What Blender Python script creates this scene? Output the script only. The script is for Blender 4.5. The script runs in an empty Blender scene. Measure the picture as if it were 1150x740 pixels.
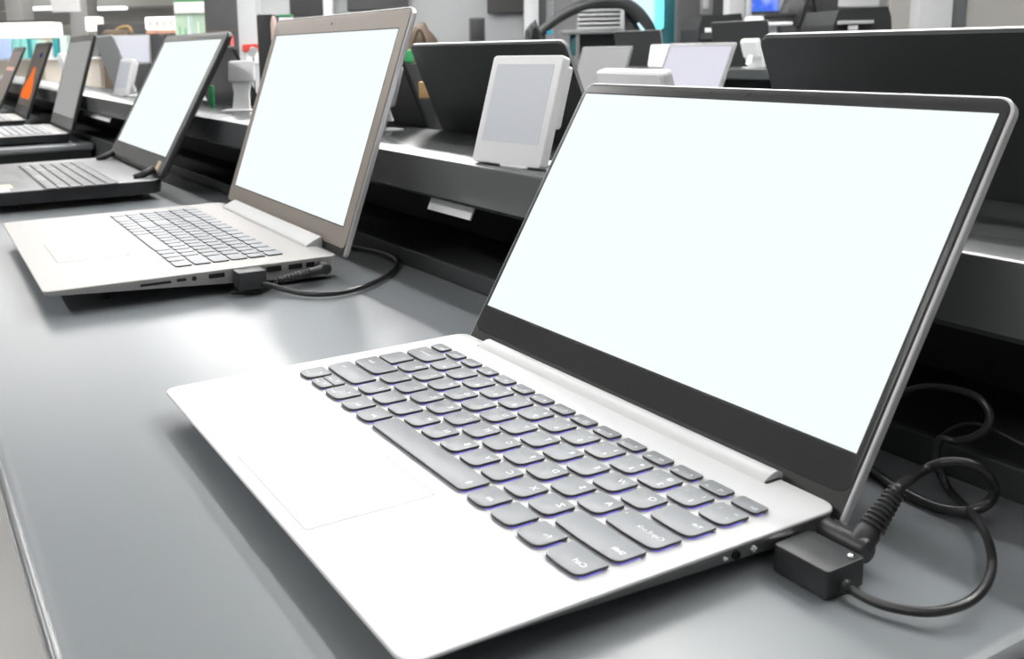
import bpy, bmesh, math, random
from mathutils import Vector, Matrix
random.seed(7)
SC = bpy.context.scene
COL = SC.collection
PI = math.pi
R = math.radians

# ------------------------------------------------------------------ camera (solved from the photograph)
F_PX, CX, CY = 1093.594, 473.727, 244.476
CAM = Vector((0.55986, -0.12857, 0.21267))
RT = Vector((0.4835275, 0.8750258, -0.0230424))
DN = Vector((0.1408517, -0.1037601, -0.9845784))
FW = Vector((-0.8639224, 0.4728252, -0.1734197))
def ray(u, v): return RT * ((u - CX) / F_PX) + DN * ((v - CY) / F_PX) + FW
def atz(u, v, z): d = ray(u, v); return CAM + d * ((z - CAM.z) / d.z)
def aty(u, v, y): d = ray(u, v); return CAM + d * ((y - CAM.y) / d.y)
def atx(u, v, x): d = ray(u, v); return CAM + d * ((x - CAM.x) / d.x)

cd = bpy.data.cameras.new('camera')
cam = bpy.data.objects.new('camera', cd); COL.objects.link(cam)
m = Matrix(((RT.x, -DN.x, -FW.x, CAM.x), (RT.y, -DN.y, -FW.y, CAM.y), (RT.z, -DN.z, -FW.z, CAM.z), (0, 0, 0, 1)))
cam.matrix_world = m
cd.sensor_fit = 'HORIZONTAL'; cd.sensor_width = 36.0
cd.lens = F_PX * 36.0 / 1150.0
cd.shift_x = (575 - CX) / 1150.0
cd.shift_y = -(370 - CY) / 1150.0
cd.clip_start = 0.01; cd.clip_end = 100
cd.dof.use_dof = True; cd.dof.focus_distance = 0.60; cd.dof.aperture_fstop = 20.0
SC.camera = cam

# ------------------------------------------------------------------ materials
MATS = {}
def mat(name, col, rough=0.5, metal=0.0, spec=0.5, bump=0.0, bscale=400, var=0.0, emit=None, estr=0.0, coat=0.0):
    if name in MATS: return MATS[name]
    M = bpy.data.materials.new(name); M.use_nodes = True
    nt = M.node_tree; b = nt.nodes['Principled BSDF']
    b.inputs['Base Color'].default_value = (*col, 1)
    b.inputs['Roughness'].default_value = rough
    b.inputs['Metallic'].default_value = metal
    b.inputs['Specular IOR Level'].default_value = spec
    b.inputs['Coat Weight'].default_value = coat
    b.inputs['Coat Roughness'].default_value = 0.08
    tc = nt.nodes.new('ShaderNodeTexCoord')
    nz = nt.nodes.new('ShaderNodeTexNoise'); nz.inputs['Scale'].default_value = bscale; nz.inputs['Detail'].default_value = 3
    nt.links.new(tc.outputs['Object'], nz.inputs['Vector'])
    mr = nt.nodes.new('ShaderNodeMapRange')
    mr.inputs['To Min'].default_value = max(0, rough - 0.03); mr.inputs['To Max'].default_value = min(1, rough + 0.03)
    nt.links.new(nz.outputs['Fac'], mr.inputs['Value']); nt.links.new(mr.outputs['Result'], b.inputs['Roughness'])
    if var > 0:
        mx = nt.nodes.new('ShaderNodeMix'); mx.data_type = 'RGBA'
        mx.inputs[6].default_value = (*[c * (1 - var) for c in col], 1); mx.inputs[7].default_value = (*[min(1, c * (1 + var)) for c in col], 1)
        nt.links.new(nz.outputs['Fac'], mx.inputs[0]); nt.links.new(mx.outputs[2], b.inputs['Base Color'])
    if bump > 0:
        bp = nt.nodes.new('ShaderNodeBump'); bp.inputs['Strength'].default_value = bump; bp.inputs['Distance'].default_value = 0.0004
        nt.links.new(nz.outputs['Fac'], bp.inputs['Height']); nt.links.new(bp.outputs['Normal'], b.inputs['Normal'])
    if emit:
        b.inputs['Emission Color'].default_value = (*emit, 1); b.inputs['Emission Strength'].default_value = estr
    MATS[name] = M
    return M

m_table = mat('satin_grey_laminate', (0.200, 0.218, 0.230), 0.31, 0.0, 0.7, bscale=30)
m_body = mat('dark_cabinet', (0.045, 0.05, 0.052), 0.45)
m_shelf = mat('shelf_satin_grey', (0.085, 0.092, 0.095), 0.24, 0.0, 1.0, bscale=30)
m_cavity = mat('black_recess_panel', (0.045, 0.048, 0.048), 0.55, 0, .3)
m_silver = mat('silver_aluminium', (0.62, 0.625, 0.63), 0.45, 0.1, 0.4, bscale=50)
m_silver_edge = mat('polished_silver_edge', (0.72, 0.72, 0.73), 0.25, 0.45)
m_key = mat('grey_keycap', (0.235, 0.248, 0.26), 0.42, 0, .5)
m_skirt_shade = mat('shaded_key_skirt', (0.035, 0.03, 0.028), 0.5)  # key sides darker than their tops: shade put into the colour
m_legend = mat('white_legend', (0.85, 0.86, 0.87), 0.6)
m_bezel = mat('black_bezel_glass', (0.028, 0.029, 0.03), 0.3, 0, .5)
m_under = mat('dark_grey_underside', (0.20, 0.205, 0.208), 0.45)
m_seam = mat('black_gasket', (0.008, 0.008, 0.008), 0.5)
m_screen = mat('lit_white_screen', (0, 0, 0), 0.6, 0, 0, emit=(0.79, 0.842, 0.842), estr=1.0)
m_greyscreen = mat('lit_grey_screen', (0, 0, 0), 0.6, 0, 0, emit=(0.335, 0.338, 0.33), estr=1.0)
m_lavscreen = mat('lit_lavender_screen', (0, 0, 0), 0.5, 0, 0, emit=(0.66, 0.65, 0.74), estr=1.0)
m_bluescreen = mat('lit_blue_screen', (0, 0, 0), 0.5, 0, 0, emit=(0.10, 0.12, 0.25), estr=1.0)
m_backlight = mat('blue_key_backlight', (0.1, 0.1, 0.3), 0.6, emit=(0.25, 0.22, 1.0), estr=.6)
m_pad = mat('touchpad_silver', (0.625, 0.63, 0.635), 0.40, 0.1)
m_padline = mat('touchpad_groove', (0.12, 0.09, 0.07), 0.4)
m_rubber = mat('black_rubber', (0.018, 0.019, 0.02), 0.45, 0, .5)
m_plug = mat('black_plastic', (0.03, 0.031, 0.033), 0.38, 0, .5, 0.1, 900)
m_cord = mat('black_cord', (0.022, 0.022, 0.023), 0.3, 0, .6)
m_port = mat('port_black', (0.006, 0.006, 0.006), 0.5)
m_chrome = mat('chrome', (0.8, 0.8, 0.8), 0.15, 1.0)
m_champ = mat('champagne_silver', (0.46, 0.448, 0.437), 0.45, 0.1)
m_champ_bezel = mat('champagne_bezel', (0.34, 0.30, 0.265), 0.45, 0.1)
m_champ_key = mat('light_silver_keycap', (0.36, 0.38, 0.405), 0.45)
m_keygap = mat('keyboard_shadow_gap', (0.03, 0.028, 0.025), 0.6)
m_dark_lap = mat('dark_laptop_shell', (0.022, 0.024, 0.025), 0.4, 0, .5, 0.1, 900)
m_dark_deck = mat('dark_grey_palm_rest', (0.13, 0.135, 0.14), 0.35, 0.1)
m_dark_key = mat('dark_grey_keycap', (0.10, 0.107, 0.112), 0.36)
m_grey_bezel = mat('grey_bezel_plastic', (0.15, 0.15, 0.148), 0.35)
m_lidback = mat('matte_black_lid', (0.028, 0.032, 0.033), 0.5, 0, .5)
m_greylid = mat('light_grey_lid', (0.42, 0.43, 0.44), 0.4, 0.2)
m_midlid = mat('mid_grey_lid', (0.20, 0.205, 0.21), 0.4, 0.2)
m_white = mat('white_plastic', (0.90, 0.905, 0.92), 0.4)
m_eink = mat('grey_paper_display', (0.68, 0.71, 0.77), 0.35)
m_sticker = mat('coloured_sticker', (0.75, 0.55, 0.35), 0.4, var=0.5, bscale=90)
m_film = mat('clear_film', (0.9, 0.9, 0.9), 0.08, 0, .9)

# ------------------------------------------------------------------ mesh helpers
def link(name, bm, m_, parent=None, smooth=False, angle=None):
    me = bpy.data.meshes.new(name)
    bmesh.ops.recalc_face_normals(bm, faces=bm.faces[:])
    for f in bm.faces: f.smooth = smooth
    if angle is not None:
        for f in bm.faces: f.smooth = True
        for e in bm.edges:
            if len(e.link_faces) == 2 and e.calc_face_angle(0) > angle: e.smooth = False
    bm.to_mesh(me); bm.free()
    ms = m_ if isinstance(m_, (list, tuple)) else [m_]
    for q in ms: me.materials.append(q)
    o = bpy.data.objects.new(name, me); COL.objects.link(o)
    if parent: o.parent = parent
    return o
def tag(o, label, cat, group=None, kind=None):
    o['label'] = label; o['category'] = cat
    if group: o['group'] = group
    if kind: o['kind'] = kind
    return o
def thing(name, label, cat, loc, rz=0, group=None):
    o = bpy.data.objects.new(name, None); COL.objects.link(o); o.empty_display_size = .02
    o.location = loc; o.rotation_euler = (0, 0, rz)
    return tag(o, label, cat, group)
def struct(name, bm, m_, **k):
    o = link(name, bm, m_, None, **k); o['kind'] = 'structure'; return o

class Basis:
    def __init__(s, o=(0, 0, 0), x=(1, 0, 0), y=(0, 1, 0), z=(0, 0, 1)):
        s.o, s.x, s.y, s.z = Vector(o), Vector(x), Vector(y), Vector(z)
    def __call__(s, a, b, c=0): return s.o + s.x * a + s.y * b + s.z * c
ID = Basis()

def rr(x0, y0, x1, y1, r, n=5):
    """rounded rectangle, r a number or four (x0y0, x1y0, x1y1, x0y1)"""
    rs = r if isinstance(r, (list, tuple)) else (r,) * 4
    out = []
    for (cx, cy, sx, sy, a0), q in zip(((x0, y0, 1, 1, 180), (x1, y0, -1, 1, 270), (x1, y1, -1, -1, 0), (x0, y1, 1, -1, 90)), rs):
        for i in range(n + 1):
            a = R(a0 + 90 * i / n)
            out.append((cx + sx * q + q * math.cos(a), cy + sy * q + q * math.sin(a)))
    return out
def loft(bm, rings, cap0=True, cap1=True, closed=True):
    vs = [[bm.verts.new(p) for p in r] for r in rings]
    n = len(vs[0])
    for a, b in zip(vs[:-1], vs[1:]):
        for i in range(n if closed else n - 1):
            j = (i + 1) % n
            bm.faces.new((a[i], a[j], b[j], b[i]))
    if cap0: bm.faces.new(vs[0][::-1])
    if cap1: bm.faces.new(vs[-1])
    return vs
def slab(bm, x0, y0, x1, y1, z0, z1, r=0.002, bev=0.0006, B=ID, n=5, bb=None):
    bb = bev if bb is None else bb
    rs = r if isinstance(r, (list, tuple)) else (r,) * 4
    def ring(i, z): return [B(a, b, z) for a, b in rr(x0 + i, y0 + i, x1 - i, y1 - i, [max(q - i, 0.00005) for q in rs], n)]
    rings = []
    if bb > 0: rings.append(ring(bb, z0))
    rings.append(ring(0, z0 + bb))
    rings.append(ring(0, z1 - bev))
    if bev > 0:
        rings.append(ring(bev * .3, z1 - bev * .3)); rings.append(ring(bev, z1))
    loft(bm, rings)
def box(bm, x0, y0, z0, x1, y1, z1, bev=0.0, B=ID):
    slab(bm, min(x0, x1), min(y0, y1), max(x0, x1), max(y0, y1), min(z0, z1), max(z0, z1), max(bev, 0.00006), bev, B, 2 if bev else 1)
def spline(pts, n=10):
    P = [Vector(p) for p in pts]; P = [P[0] * 2 - P[1]] + P + [P[-1] * 2 - P[-2]]
    out = []
    for i in range(1, len(P) - 2):
        a, b, c, d = P[i - 1:i + 3]
        for k in range(n):
            t = k / n
            out.append(.5 * ((2 * b) + (c - a) * t + (2 * a - 5 * b + 4 * c - d) * t * t + (3 * b - a - 3 * c + d) * t ** 3))
    out.append(P[-2]); return out
def tube(bm, pts, r, seg=12, radii=None, capped=True):
    P = [Vector(p) for p in pts]; rings = []
    t = (P[1] - P[0]).normalized()
    u = t.orthogonal().normalized()
    for i, p in enumerate(P):
        t = (P[min(i + 1, len(P) - 1)] - P[max(i - 1, 0)]).normalized()
        u = (u - t * u.dot(t)).normalized(); w = t.cross(u)
        q = radii[i] if radii else r
        rings.append([p + (u * math.cos(2 * PI * k / seg) + w * math.sin(2 * PI * k / seg)) * q for k in range(seg)])
    loft(bm, rings, capped, capped)
def extrude_profile(bm, prof, x0, x1):
    """profile of (y, z) points extruded along x"""
    loft(bm, [[Vector((x0, a, b)) for a, b in prof], [Vector((x1, a, b)) for a, b in prof]])

def text_mesh(s, size, m_):
    cu = bpy.data.curves.new('legend', 'FONT'); cu.body = s; cu.size = size; cu.resolution_u = 2; cu.extrude = 0.00004; cu.offset = 0.0
    o = bpy.data.objects.new('legend', cu); COL.objects.link(o)
    dg = bpy.context.evaluated_depsgraph_get()
    me = bpy.data.meshes.new_from_object(o.evaluated_get(dg))
    bpy.data.objects.remove(o); bpy.data.curves.remove(cu)
    return me
def add_text(bm, s, size, x, y, z):
    """the lettering reads mirrored, as on the photographed keyboard: +x of the text runs to -x"""
    me = text_mesh(s, size, None)
    t = bmesh.new(); t.from_mesh(me); bpy.data.meshes.remove(me)
    vm = {}
    for v in t.verts: vm[v] = bm.verts.new((x - v.co.x, y + v.co.y, z + v.co.z))
    for f in t.faces:
        try: bm.faces.new([vm[v] for v in f.verts][::-1])
        except ValueError: pass
    t.free()

# ------------------------------------------------------------------ laptop builder
def key_outline(x0, y0, x1, y1, rb, rf, bulge, ins=0.0):
    x0 += ins; x1 -= ins; y0 += ins; y1 -= ins
    w = x1 - x0; out = []
    nb = 6
    # front edge from x0 to x1, bulging towards the user
    rf = min(rf, w * .3, (y1 - y0) * .45)
    pts = []
    for i in range(5):
        a = R(180 + 90 * i / 4); pts.append((x0 + rf + rf * math.cos(a), y0 + rf + rf * math.sin(a)))
    for i in range(1, nb):
        pts.append((x0 + rf + (w - 2 * rf) * i / nb, y0))
    for i in range(5):
        a = R(270 + 90 * i / 4); pts.append((x1 - rf + rf * math.cos(a), y0 + rf + rf * math.sin(a)))
    for i in range(3):
        a = R(0 + 90 * i / 2); pts.append((x1 - rb + rb * math.cos(a), y1 - rb + rb * math.sin(a)))
    for i in range(3):
        a = R(90 + 90 * i / 2); pts.append((x0 + rb + rb * math.cos(a), y1 - rb + rb * math.sin(a)))
    res = []
    for a, b in pts:
        t = (a - x0) / w * 2 - 1
        f = max(0, 1 - (b - y0) / (y1 - y0) * 1.6)
        res.append((a, b - bulge * (1 - t * t) * f))
    return res
def build_key(x0, y0, x1, y1, z0, z1, bulge=0.0007, rf=0.0035, bev=0.0003):
    bm = bmesh.new()
    rb = 0.0011
    def ring(i, z): return [Vector((a, b, z)) for a, b in key_outline(x0, y0, x1, y1, max(rb - i, .0002), rf, bulge, i)]
    loft(bm, [ring(0.0004, z0), ring(0, z0 + .0003), ring(0, z1 - bev), ring(bev * .35, z1 - bev * .3), ring(bev, z1)])
    bm.faces.ensure_lookup_table()
    bm.normal_update()
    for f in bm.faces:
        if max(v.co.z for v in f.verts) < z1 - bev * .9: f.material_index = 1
    return bm

def laptop(label, loc, rz, W, D, H, ft, rear_gap, ang, hy, hz, s0, sw, top, lt, ms, group=None, well=None, slope=.0025,
           rcorner=0.008, sh=None, lid_r=None, chin_drop=0.004, cam_dots=True):
    """ms: shell, deck, bezel, screen, rim ; local origin at the table under the middle of the base"""
    root = thing('laptop', label, 'laptop', loc, rz, group)
    hw, hd = W / 2, D / 2
    # ---- base
    bm = bmesh.new()
    def zb(y): t = (y + hd) / D; return (H - ft) * (1 - t) + rear_gap * t
    def ring(i, f):
        return [Vector((a, b, f(b))) for a, b in rr(-hw + i, -hd + i, hw - i, hd - i, max(rcorner - i, .0008), 6)]
    rings = [ring(0.012, lambda y: min(H - .003, max(rear_gap, zb(y) - .0))), ring(slope, lambda y: zb(y)),
             ring(slope * .3, lambda y: zb(y) * .35 + (H - .0014) * .65), ring(0, lambda y: H - .0014), ring(0, lambda y: H - .0006), ring(.0004, lambda y: H - .00012), ring(.0009, lambda y: H)]
    if well:
        wx0, wy0, wx1, wy1, wr, wd = well
        rings.append([Vector((a, b, H)) for a, b in rr(wx0, wy0, wx1, wy1, wr, 6)])
        k = .0016
        rings.append([Vector((a, b, H - wd)) for a, b in rr(wx0 + k, wy0 + k, wx1 - k, wy1 - k, wr - k, 6)])
    loft(bm, rings)
    ob = link('base', bm, [ms['deck'], ms['shell']], root, angle=R(35))
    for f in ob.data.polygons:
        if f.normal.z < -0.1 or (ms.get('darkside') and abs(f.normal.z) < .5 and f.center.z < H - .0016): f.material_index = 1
    # feet
    for sx in (-1, 1):
        for sy in (-1, 1):
            bm = bmesh.new()
            yy = (-hd + .055) if sy < 0 else (hd - .03); zt = max(rear_gap, zb(yy)) + .001
            if zt > .002: slab(bm, sx * (hw - .055) - .012, yy - .004, sx * (hw - .055) + .012, yy + .004, 0, zt, .003, .0006)
            link('rubber_foot', bm, m_rubber, root)
    # ---- lid
    a = R(ang)
    B = Basis((0, hd + hy, H + hz), (1, 0, 0), (0, math.cos(a), math.sin(a)), (0, -math.sin(a), math.cos(a)))
    sh = sh or sw * 9 / 16
    L = s0 + sh + top
    lr = lid_r or (.004, .004, .009, .009)
    bm = bmesh.new()
    slab(bm, -hw, -chin_drop, hw, L, -lt, -.0002, lr, .0011, B, 6, bb=.0018)
    lid = link('lid', bm, ms['shell'] if not ms.get('lidmat') else ms['lidmat'], root, angle=R(40))
    if ms.get('rim'):
        # bright milled rim round the lid's side
        bm = bmesh.new()
        o1 = [B(p, q, -.0002) for p, q in rr(-hw + .0011, -chin_drop + .0011, hw - .0011, L - .0011, [max(q - .0011, .0005) for q in lr], 6)]
        o2 = [B(p, q, -.0011) for p, q in rr(-hw - .0001, -chin_drop, hw + .0001, L + .0001, lr, 6)]
        o3 = [B(p, q, -lt + .0016) for p, q in rr(-hw - .0001, -chin_drop, hw + .0001, L + .0001, lr, 6)]
        loft(bm, [o1, o2, o3], False, False)
        link('rim', bm, ms['rim'], lid, angle=R(40))
    bm = bmesh.new()
    gi = .0020
    slab(bm, -hw + gi * .65, -chin_drop + .0004, hw - gi * .65, L - gi * .65, -.0006, 0.0, [max(q - gi * .6, .0006) for q in lr], .0001, B, 6)
    link('gasket', bm, m_seam, lid)
    bm = bmesh.new()
    slab(bm, -hw + gi, 0.0030, hw - gi, L - gi, -.0004, .0005, [max(q - gi, .0006) for q in (lr[2], lr[2], lr[2], lr[3])], .0004, B, 6, bb=0)
    link('bezel', bm, ms['bezel'], lid, angle=R(40))
    bm = bmesh.new()
    box(bm, -sw / 2 - .0011, s0 - .0011, .0002, sw / 2 + .0011, s0 + sh + .0011, .00056, 0, B)
    link('screen_seal', bm, m_seam, lid)
    bm = bmesh.new()
    box(bm, -sw / 2, s0, .0003, sw / 2, s0 + sh, .0007, 0, B)
    link('screen', bm, ms['screen'], lid)
    if cam_dots:
        for dx, q, nm in ((0, .0016, 'webcam'), (-.03, .0006, 'microphone'), (.03, .0006, 'microphone'), (.009, .0005, 'webcam_light')):
            bm = bmesh.new()
            yy = s0 + sh + top * .48
            loft(bm, [[B(dx + q * math.cos(t * PI / 6), yy + q * math.sin(t * PI / 6), zz) for t in range(12)] for zz in (.0003, .00062)])
            link(nm, bm, m_port, lid)
    return root, B

# =================================================================== FIRST LAPTOP (silver, nearest)
W1, D1, H1 = 0.306, 0.2098, 0.016
def ux(u): return W1 / 2 - u           # u runs from the Ctrl side
def vy(y): return y - D1 / 2
root1, B1 = laptop('open silver laptop in front with grey backlit keys and blank white screen', (W1 / 2, D1 / 2, 0), 0, W1, D1, H1, 0.0036, 0.0035, 59.156, 0.0052, -0.0003,
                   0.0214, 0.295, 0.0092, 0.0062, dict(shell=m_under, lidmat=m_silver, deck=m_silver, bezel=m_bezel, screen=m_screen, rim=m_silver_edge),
                   well=(ux(.2985), vy(.0762), ux(.0062), vy(.1862), .010, .0007), rcorner=0.008, slope=.0045, chin_drop=.0085, lid_r=(.0015, .0015, .009, .009))
KZ0, KZ1 = H1 - .0003, H1 + .0013
def put_key(u0, u1, y0, y1, legends=(), bulge=.0008, rf=.0035):
    x0, x1 = ux(u1), ux(u0)
    bm = build_key(x0, vy(y0), x1, vy(y1), KZ0, KZ1, bulge, rf)
    k = link('key', bm, [m_key, m_skirt_shade], root1, angle=R(30))
    bm = bmesh.new()
    slab(bm, x0 + .0015, vy(y0) + .0010, x1 - .0001, vy(y1) - .0015, H1 - .0009, H1 - .0005, .003, 0)
    link('backlight', bm, m_backlight, k)
    if legends:
        bm = bmesh.new()
        for s, sz, lu, ly in legends: add_text(bm, s, sz, ux(u0 + lu), vy(y0 + ly), KZ1 + .00003)
        link('legend', bm, m_legend, k)
    return k
PT, KW = .01919, .0158
ROWY = [.0797 + .01862 * i for i in range(5)]; KH = .0153
L0 = .0125
# function row (15 small keys)
fl = ['Esc', 'F1', 'F2', 'F3', 'F4', 'F5', 'F6', 'F7', 'F8', 'F9', 'F10', 'F11', 'F12', 'PrtSc', 'Del']
icon = ['', '<|', '<', '=>', 'x', 'o', '[-]', '/\\', '#', '-o', '+o', '[]', '*', '', '']
for i, s in enumerate(fl):
    u = .0130 + i * (.2752 - .0130) / 14
    lg = [(s, .0026, .0016, .0022)] if s in ('Esc', 'PrtSc', 'Del') else [(icon[i], .0030, .0025, .0028), (s, .0019, .0100, .0014)]
    put_key(u, u + .0145, .1730, .1815, lg, .0003, .002)
# number row
nums = ['`', '1', '2', '3', '4', '5', '6', '7', '8', '9', '0', '-', '=']
syms = ['~', '!', '@', '#', '$', '%', '^', '&', '*', '(', ')', '_', '+']
for i in range(13):
    u = L0 + i * PT
    put_key(u, u + KW, ROWY[4], ROWY[4] + KH, [(nums[i], .0042, .0026, .0030), (syms[i], .0034, .0026, .0102), ('-' if i % 3 else ':', .003, .0112, .0095)])
put_key(L0 + 13 * PT, .2892, ROWY[4], ROWY[4] + KH, [('Backspace', .0027, .0090, .0070)])
# letters
put_key(L0, .0370, ROWY[3], ROWY[3] + KH, [('Tab', .0032, .0025, .0080)])
for i, s in enumerate('QWERTYUIOP[]'):
    u = .0404 + i * PT
    put_key(u, u + KW, ROWY[3], ROWY[3] + KH, [(s, .0048, .0026, .0085)])
put_key(.2707, .2892, ROWY[3] - .0012, ROWY[3] + KH, [('\\', .004, .003, .009)], .0001, .0015)
put_key(L0, .0435, ROWY[2], ROWY[2] + KH, [('CapsLock', .0038, .0028, .0065), ('o', .002, .028, .0105)])
for i, s in enumerate("ASDFGHJKL;'"):
    u = .0469 + i * PT
    put_key(u, u + KW, ROWY[2], ROWY[2] + KH, [(s, .0048, .0026, .0085)])
put_key(.2580, .2892, ROWY[2], ROWY[2] + KH + .0005, [('Enter', .0030, .0190, .0072)])
put_key(L0, .0535, ROWY[1], ROWY[1] + KH, [('Shift', .0038, .0028, .0050)])
for i, s in enumerate('ZXCVBNM,./'):
    u = .0569 + i * PT
    put_key(u, u + KW, ROWY[1], ROWY[1] + KH, [(s, .0048, .0026, .0085)])
put_key(.2488 + .0005, .2892, ROWY[1], ROWY[1] + KH, [('Shift', .0030, .0285, .0072)])
y0 = ROWY[0]
put_key(L0, .0345, y0, y0 + KH, [('Ctrl', .0042, .0032, .0050)])
put_key(.0378, .0540, y0, y0 + KH, [('Fn', .0040, .0030, .0070)])
bk = put_key(.0574, .0736, y0, y0 + KH)
put_key(.0769, .0928, y0, y0 + KH, [('Alt', .0034, .0030, .0050)])
put_key(.0960, .1885, y0, y0 + KH + .0004, [('()', .0040, .0034, .0060)], .0001)
put_key(.1918, .2080, y0, y0 + KH, [('Alt', .0034, .0030, .0050)])
put_key(.2114, .2276, y0, y0 + KH, [('Ctrl', .0030, .0030, .0050)])
put_key(.2309, .2498, y0, y0 + KH, [('<', .0040, .0045, .0085), ('Home', .0018, .0100, .0025)])
put_key(.2530, .2702, y0, y0 + .0073, [('v', .0030, .0045, .0030), ('PgDn', .0018, .0100, .0020)], .0006, .0025)
put_key(.2530, .2702, y0 + .0079, y0 + KH, [('^', .0034, .0045, .0028), ('PgUp', .0018, .0100, .0020)], .0, .001)
put_key(.2732, .2892, y0, y0 + KH, [('>', .0040, .0035, .0085), ('End', .0018, .0095, .0025)])
# touchpad with its groove
bm = bmesh.new()
slab(bm, ux(.1890) - .0004, vy(.0067), ux(.1005) + .0004, vy(.0688), H1 - .0004, H1 + .00004, .0015, 0)
pg = link('touchpad', bm, m_padline, root1)
bm = bmesh.new()
slab(bm, ux(.1890), vy(.0070), ux(.1005), vy(.0684), H1 - .0003, H1 + .00010, .0012, .00004)
link('pad_surface', bm, m_pad, pg)
bm = bmesh.new(); box(bm, ux(.1448) - .0002, vy(.0075), H1, ux(.1448) + .0002, vy(.017), H1 + .00013); link('button_mark', bm, m_padline, pg)
# hinge bar
bm = bmesh.new()
prof = [(vy(.1998), H1 - .0005), (vy(.2003), H1 + .0004), (vy(.2040), H1 + .0026), (vy(.2068), H1 + .0036), (vy(.2095), H1 + .0036), (vy(.2120), H1 + .0022), (vy(.2125), H1 - .004)]
extrude_profile(bm, prof, ux(.2735), ux(.0329))
link('hinge_cover', bm, m_silver, root1, angle=R(50))
for u in (.0322, .2742):
    bm = bmesh.new(); box(bm, ux(u) - .0006, vy(.2005), H1 - .001, ux(u) + .0006, vy(.2100), H1 + .0004); link('hinge_gap_shade', bm, m_seam, root1)  # black strips put in for the shade of the slots beside the bar
# ports on the near side
def side_disc(bm, x, y, z, r0, r1, t):
    def ring(r, xx): return [Vector((xx, y + r * math.cos(k * PI / 8), z + r * math.sin(k * PI / 8))) for k in range(16)]
    loft(bm, [ring(r1, x - .001), ring(r1, x + t), ring(r0, x + t), ring(r0, x - .0005)], False, True)
bm = bmesh.new(); side_disc(bm, W1 / 2, vy(.1490), .0112, .0013, .0020, .0002)
link('audio_jack', bm, m_port, root1)
bm = bmesh.new(); box(bm, W1 / 2 - .001, vy(.1575), .0108, W1 / 2 + .00012, vy(.1600), .0116); box(bm, W1 / 2 - .001, vy(.1583), .0100, W1 / 2 + .00012, vy(.1592), .0124)
link('port_mark', bm, m_legend, root1)
bm = bmesh.new(); box(bm, W1 / 2 - .001, vy(.1425), .0108, W1 / 2 + .00012, vy(.1430), .0122); box(bm, W1 / 2 - .001, vy(.1436), .0108, W1 / 2 + .00012, vy(.1441), .0116)
link('port_mark', bm, m_legend, root1)

# ---------------------------------------------------------------- black sensor box on the first laptop's side
sb = thing('alarm_plug', 'black box plug with a silver screw pushed into the front laptop, trailing a looped cord', 'plug', (.322, .178, 0))
def lp(root, p): return Vector(p) - Vector(root.location)
bm = bmesh.new()
slab(bm, .3082 - .322, -.0115, .0125, .0105, 0.0006, .0128, .0018, .0009)
hs = link('housing', bm, m_plug, sb, angle=R(40))
bm = bmesh.new(); slab(bm, -.0175, -.006, -.0132, .006, .0045, .0090, .0008, .0002); link('connector', bm, m_chrome, sb)
bm = bmesh.new()
def dome(bm, c, r, h, seg=14):
    loft(bm, [[Vector((c[0] + q * math.cos(2 * PI * k / seg), c[1] + q * math.sin(2 * PI * k / seg), c[2] + z)) for k in range(seg)] for q, z in ((r, 0), (r, h * .4), (r * .8, h * .8), (r * .4, h))])
dome(bm, (.0095, .0055, .0127), .0016, .0016); link('screw', bm, m_chrome, sb, smooth=True)
pts = [Vector((.333, .176, .0052))] + [atz(u, v, z) for u, v, z in ((975, 673, .0045), (1010, 684, .0045), (1050, 687, .006), (1088, 676, .008), (1108, 655, .009), (1114, 630, .009), (1107, 600, .008), (1090, 575, .007))]
pts += [aty(1066, 555, .290), aty(1054, 526, .293), aty(1051, 509, .295), aty(1057, 492, .296), aty(1073, 495, .298), aty(1093, 491, .300), aty(1108, 480, .302), aty(1111, 463, .303),
        aty(1098, 446, .304), aty(1073, 437, .305), aty(1041, 434, .306), aty(1011, 442, .307), aty(985, 455, .308)]
for p in pts: p.z = max(p.z, .0024)
bm = bmesh.new(); tube(bm, spline([lp(sb, p) for p in pts], 10), .00185, 12); link('cord', bm, m_cord, sb, smooth=True)
bm = bmesh.new(); tube(bm, [lp(sb, p) for p in ((.3335, .1745, .0055), (.3375, .1765, .0052))], .0026, 12); link('strain_relief', bm, m_rubber, sb, smooth=True)
# dim thin lead along the recess
tl = [aty(1060, 487, .308), aty(1074, 479, .308), aty(1092, 475.5, .308), aty(1110, 480, .308), aty(1146, 498, .308), aty(1180, 515, .308)]
bm = bmesh.new(); tube(bm, spline(tl, 8), .0009, 8); tag(link('thin_lead', bm, m_cord, None, smooth=True), 'thin dark lead running along the black recess at the right', 'cable')

# ---------------------------------------------------------------- power lead with angled plug
pw = thing('power_cable', 'black power cable with ribbed angled plug in the rear corner of the front laptop', 'cable', (.318, .198, 0))
pb = [Vector((.3065, .1985, .0092)), Vector((.3085, .1985, .0092)), Vector((.3275, .1980, .0092)), Vector((.3285, .1980, .0092))]
bm = bmesh.new(); tube(bm, [lp(pw, p) for p in pb], .005, 18, radii=[.0044, .0052, .0054, .0046]); link('plug', bm, m_plug, pw, angle=R(50))
e0 = Vector((.3240, .1985, .0100)); e1 = atx(1010, 547, .3240)
bm = bmesh.new()
d = (e1 - e0)
ln = d.length
pp, rad = [], []
pp.append(e0); rad.append(.0050)
pp.append(e0 + d * .22); rad.append(.0050)
pp.append(e0 + d * .28); rad.append(.0040)
pp.append(e0 + d * 1.0); rad.append(.0026)
tube(bm, [lp(pw, p) for p in pp], 1, 14, radii=rad)
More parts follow.
